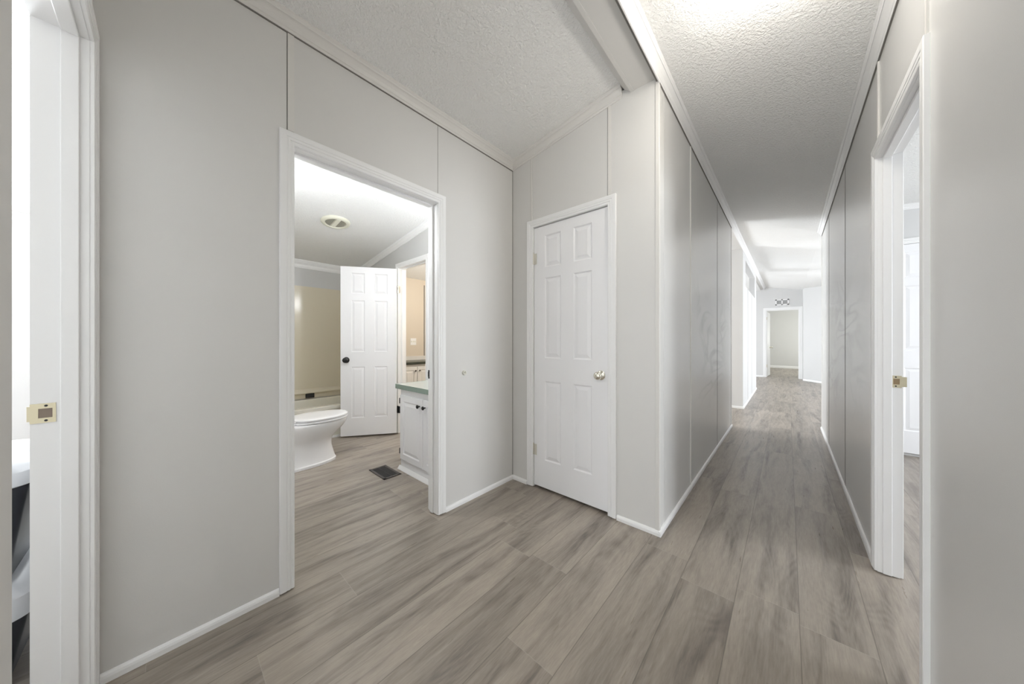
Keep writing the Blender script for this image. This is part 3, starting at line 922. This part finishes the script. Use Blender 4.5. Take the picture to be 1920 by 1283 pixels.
# moulded ledge low on the surround, and its rounded top flange
obj('ledge', MB().prism([(0, 0), (0.035, 0), (0.04, 0.008), (0.038, 0.02), (0.02, 0.045), (0, 0.06)], (XE + 0.02, by0 + 0.12, sz0 + 0.07), (XE + 0.02, YC - 0.13, sz0 + 0.07), (1, 0, 0), (0, 0, 1)), M_CREAM, t, smooth=True)
tag(obj('soap_dish_tray', MB().box(XE + 0.024, XE + 0.045, 1.245, 1.345, 0.398, 0.452), M_BLACKP, bevel=0.003), 'small black rectangular plate low on the tub surround', 'plate')

# vanity
t = thing('vanity_cabinet', (-2.24, 1.7, 0), 'white bathroom vanity cabinet with two raised-panel doors', 'cabinet')
vx0, vx1, vy0, vy1, vz = -2.62, -1.832, 1.425, 1.948, 0.728
obj('cabinet_body', MB().box(vx0, vx1, vy0, vy1, 0.0, vz), M_DOOR, t)
obj('kick_moulding', MB().prism([(0, 0), (0.024, 0), (0.022, 0.006), (0.010, 0.022), (0.004, 0.028), (0, 0.03)], (vx0 - 0.02, vy0, 0), (vx1, vy0, 0), (0, -1, 0), (0, 0, 1)), M_TRIM, t)


def raised_door(x0, x1, z0, z1, y, par, m, th=0.018, name='door'):
    mb = MB()
    st = [(0, 0, 0.0), (0, 0, th - 0.003), (0.003, 0, th), (0.050, 0, th), (0.053, 0, th - 0.002), (0.058, 0, th - 0.007), (0.063, 0, th - 0.007), (0.085, 0, th - 0.001), (0.088, 0, th)]
    rg = []
    for i_, _, d_ in st:
        rg.append([(x0 + i_, y - d_, z0 + i_), (x1 - i_, y - d_, z0 + i_), (x1 - i_, y - d_, z1 - i_), (x0 + i_, y - d_, z1 - i_)])
    mb.rings(rg)
    return obj(name, mb, m, par)


CK = [(0.0, 0), (0.006, 0), (0.006, 0.012), (0.010, 0.016), (0.015, 0.019), (0.016, 0.023), (0.013, 0.028), (0.006, 0.030), (0.0, 0.0305)]
da = raised_door(-2.605, -2.240, 0.10, 0.672, vy0, t, M_DOOR)
db = raised_door(-2.234, -1.870, 0.10, 0.672, vy0, t, M_DOOR)
knob(da, (-2.282, vy0 - 0.018, 0.612), (0, -1, 0), M_BLACK, CK, name='knob')
knob(db, (-2.200, vy0 - 0.018, 0.612), (0, -1, 0), M_BLACK, CK, name='knob')
for z in (0.62, 0.17):
    obj('hinge', MB().box(-2.613, -2.604, vy0 - 0.022, vy0, z - 0.025, z + 0.025), M_BLACK, da, bevel=0.002)
t = thing('vanity_countertop', (-2.24, 1.68, 0.73), 'sage green laminate countertop on the bathroom vanity', 'countertop')
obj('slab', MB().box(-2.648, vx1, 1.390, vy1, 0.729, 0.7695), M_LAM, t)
obj('front_edge', MB().box(-2.651, vx1, 1.3875, 1.390, 0.729, 0.770), M_GREEN, t)
obj('end_edge', MB().box(-2.651, -2.648, 1.390, vy1, 0.729, 0.770), M_GREEN, t)
obj('backsplash', MB().box(-2.650, vx1, vy1 - 0.018, vy1, 0.770, 0.86), M_GREEN, t, bevel=0.003)
t = thing('bathroom_sink', (-2.1, 1.62, 0.77), 'white oval drop-in sink in the green vanity top', 'sink')


def oval(cx, cy, a, b, z, n=44): return [(cx + a * math.cos(2 * PI * k / n), cy + b * math.sin(2 * PI * k / n), z) for k in range(n)]


obj('basin', MB().rings([oval(-2.12, 1.63, a, a * 0.8, z) for a, z in ((0.235, 0.7705), (0.24, 0.776), (0.236, 0.783), (0.225, 0.787), (0.212, 0.785), (0.20, 0.776), (0.19, 0.774))]), M_PORC, t, smooth=True)
fc = MB().lathe([(0.026, 0), (0.026, 0.01), (0.014, 0.02), (0.012, 0.09), (0.010, 0.10), (0.0005, 0.102)], Matrix.Translation((-2.12, 1.85, 0.785)), 20)
fc.box(-2.131, -2.109, 1.73, 1.855, 0.862, 0.878)
obj('faucet', fc, M_CHROME, t, smooth=True)

# vanity light bar and mirror
t = thing('vanity_light', (-2.2, 1.945, 1.95), 'bathroom light bar with round bulbs above the vanity', 'light')
obj('back_plate', MB().box(-2.5, -1.9, 1.925, 1.948, 1.93, 2.03), M_CHROME, t, bevel=0.004)
for k in range(4):
    x = -2.42 + k * 0.147
    obj('bulb', MB().lathe([(0.012, 0.0), (0.012, 0.015)] + [(0.035 * math.sin(a), 0.05 - 0.035 * math.cos(a)) for a in [0.4 + j_ * (PI - 0.41) / 10 for j_ in range(11)]], orient((x, 1.925, 1.98), (0, -1, 0)), 20), M_BULB, t, smooth=True)
tag(obj('vanity_mirror', MB().box(-2.6, -1.86, 1.940, 1.948, 0.95, 1.85), M_MIRROR), 'frameless mirror above the bathroom vanity', 'mirror')

# exhaust fan cover
fx, fy = -3.52, 1.185
FM = Matrix.Translation((fx, fy, zl(fx) - 0.001)) @ Matrix.Rotation(-math.atan(0.14), 4, 'Y') @ Matrix.Rotation(PI, 4, 'X')
t = thing('exhaust_fan', (fx, fy, zl(fx)), 'round cream exhaust fan cover on the bathroom ceiling', 'exhaust fan')
obj('fan_ring', MB().lathe([(0.134, 0), (0.136, 0.006), (0.130, 0.018), (0.116, 0.026), (0.100, 0.024), (0.094, 0.014), (0.094, 0.004)], FM, 48), M_FAN, t, smooth=True)
mb = MB(FM)
for k in range(-8, 9):
    u = k * 0.0105; hl = math.sqrt(max(0.092 ** 2 - u * u, 0))
    if abs(k) <= 2: continue
    mb.box(-hl, hl, u - 0.003, u + 0.003, 0.008, 0.018)
obj('grille', mb, M_FANG, t)
obj('centre_hub', MB().box(-0.088, 0.088, -0.024, 0.024, 0.006, 0.022, FM), M_FAN, t, bevel=0.006)
obj('grille_backing', MB().lathe([(0.094, 0.002), (0.094, 0.005)], FM, 32), M_FANG, t)

# floor register
t = thing('floor_register', (-2.65, 1.29, 0), 'dark bronze floor register beside the vanity', 'floor vent')
x0, x1, y0, y1 = -2.795, -2.504, 1.212, 1.366
mb = MB()
for (a, b, c, e) in ((x0, x1, y0, y0 + 0.022), (x0, x1, y1 - 0.022, y1), (x0, x0 + 0.024, y0, y1), (x1 - 0.024, x1, y0, y1)):
    mb.box(a, b, c, e, 0.0005, 0.005)
obj('frame', mb, M_REG, t, bevel=0.0015)
mb = MB()
for k in range(18):
    xx = x0 + 0.030 + k * 0.0131
    mb.add([(xx, y0 + 0.02, 0.0045), (xx + 0.003, y0 + 0.02, 0.0045), (xx + 0.003, y1 - 0.02, 0.0045), (xx, y1 - 0.02, 0.0045),
            (xx + 0.006, y0 + 0.02, 0.001), (xx + 0.009, y0 + 0.02, 0.001), (xx + 0.009, y1 - 0.02, 0.001), (xx + 0.006, y1 - 0.02, 0.001)],
           [(0, 1, 2, 3), (4, 7, 6, 5), (0, 4, 5, 1), (1, 5, 6, 2), (2, 6, 7, 3), (3, 7, 4, 0)])
mb.box(x0 + 0.02, x1 - 0.02, (y0 + y1) / 2 - 0.003, (y0 + y1) / 2 + 0.003, 0.002, 0.0048)
obj('louvre', mb, M_BLACKP, t)
obj('duct', MB().box(x0 + 0.02, x1 - 0.02, y0 + 0.018, y1 - 0.018, 0.0003, 0.0009), M_SHADOWBOX, t)  # flat black sheet painted as the shade below the louvres

# ------------------------------------------------------------------ ensuite seen through the inner doorway
t = thing('base_cabinet', (-4.53, 2.9, 0), 'off-white base cabinet with panel doors in the room beyond the bathroom', 'cabinet')
obj('cabinet_body', MB().box(XE + 0.032, -4.30, 2.07, 3.6, 0.0, 0.795), M_CAB, t)


def raised_door_x(y0_, y1_, z0, z1, x, par, m, th=0.018):
    st = [(0, 0.0), (0, th - 0.003), (0.003, th), (0.050, th), (0.053, th - 0.002), (0.058, th - 0.007), (0.063, th - 0.007), (0.085, th - 0.001), (0.088, th)]
    rg = [[(x + d_, y0_ + i_, z0 + i_), (x + d_, y1_ - i_, z0 + i_), (x + d_, y1_ - i_, z1 - i_), (x + d_, y0_ + i_, z1 - i_)] for i_, d_ in st]
    return obj('door', MB().rings(rg), m, par)


yj = [2.10, 2.345, 2.60, 2.855, 3.11, 3.365]
for k in range(5):
    dd = raised_door_x(yj[k] + 0.003, yj[k + 1] - 0.003, 0.10, 0.76, -4.30, t, M_CAB)
    ky = yj[k + 1] - 0.035 if k % 2 == 1 else yj[k] + 0.035
    knob(dd, (-4.282, ky, 0.70), (1, 0, 0), M_REG, CK, s=0.8, name='knob')
t = thing('ensuite_countertop', (-4.53, 2.9, 0.8), 'dark green countertop on the cabinet beyond the bathroom', 'countertop')
obj('slab', MB().box(XE + 0.032, -4.27, 2.06, 3.62, 0.796, 0.835), M_CTOP, t, bevel=0.003)
obj('backsplash', MB().box(XE + 0.032, XE + 0.052, 2.06, 3.62, 0.835, 0.90), M_CAB, t)
t = thing('switch_plate', (XE + 0.031, 2.83, 1.1), 'white triple switch plate on the tan wall beyond the bathroom', 'switch plate')
obj('plate', MB().box(XE + 0.031, XE + 0.036, 2.775, 2.885, 1.09, 1.205), M_TRIM, t, bevel=0.002)
for k in range(3):
    obj('switch', MB().box(XE + 0.036, XE + 0.042, 2.792 + k * 0.032, 2.804 + k * 0.032, 1.135, 1.16), M_FAN, t)
trim(MB().box(XE + 0.03, XE + 0.034, 3.035, 3.055, 0.90, 2.14), M_JOINT_SHADOW)

# ------------------------------------------------------------------ bins seen through the doorway on the left edge
def bin_tote(cx, cy, z0, h, lid_h, label, sx=0.25, sy=0.33):
    t = thing('storage_bin', (cx, cy, z0), label, 'storage bin', 'stacked storage bins behind the left doorway')
    hb = h - lid_h
    rg = []
    for u in (0, 0.02, 0.5, 1.0):
        k = 0.84 + 0.14 * u
        rg.append(rrect(cx - sx * k, cx + sx * k, cy - sy * k, cy + sy * k, 0.07, z0 + hb * u))
    obj('body', MB().rings(rg), M_BIN, t, smooth=True)
    rg = [rrect(cx - sx * k, cx + sx * k, cy - sy * k, cy + sy * k, 0.075, z) for k, z in ((1.0, z0 + hb - 0.004), (1.02, z0 + hb), (1.02, z0 + h - 0.03), (0.98, z0 + h - 0.012), (0.90, z0 + h - 0.004), (0.88, z0 + h))]
    obj('lid', MB().rings(rg), M_LID, t, smooth=True)
    return t


bin_tote(-2.115, -0.63, 0.0, 0.345, 0.10, 'charcoal storage bin with white lid, bottom of the stack in the left doorway')
bt = bin_tote(-2.115, -0.63, 0.345, 0.41, 0.075, 'charcoal storage bin with white lid, topmost in the left doorway')
obj('handle', MB().prism([(0, 0), (0.016, 0), (0.016, 0.014), (0, 0.014)], (-1.93, -0.90, 0.755), (-1.93, -0.36, 0.755), (1, 0, 0), (0, 0, 1)), M_BLACKP, bt, bevel=0.003)
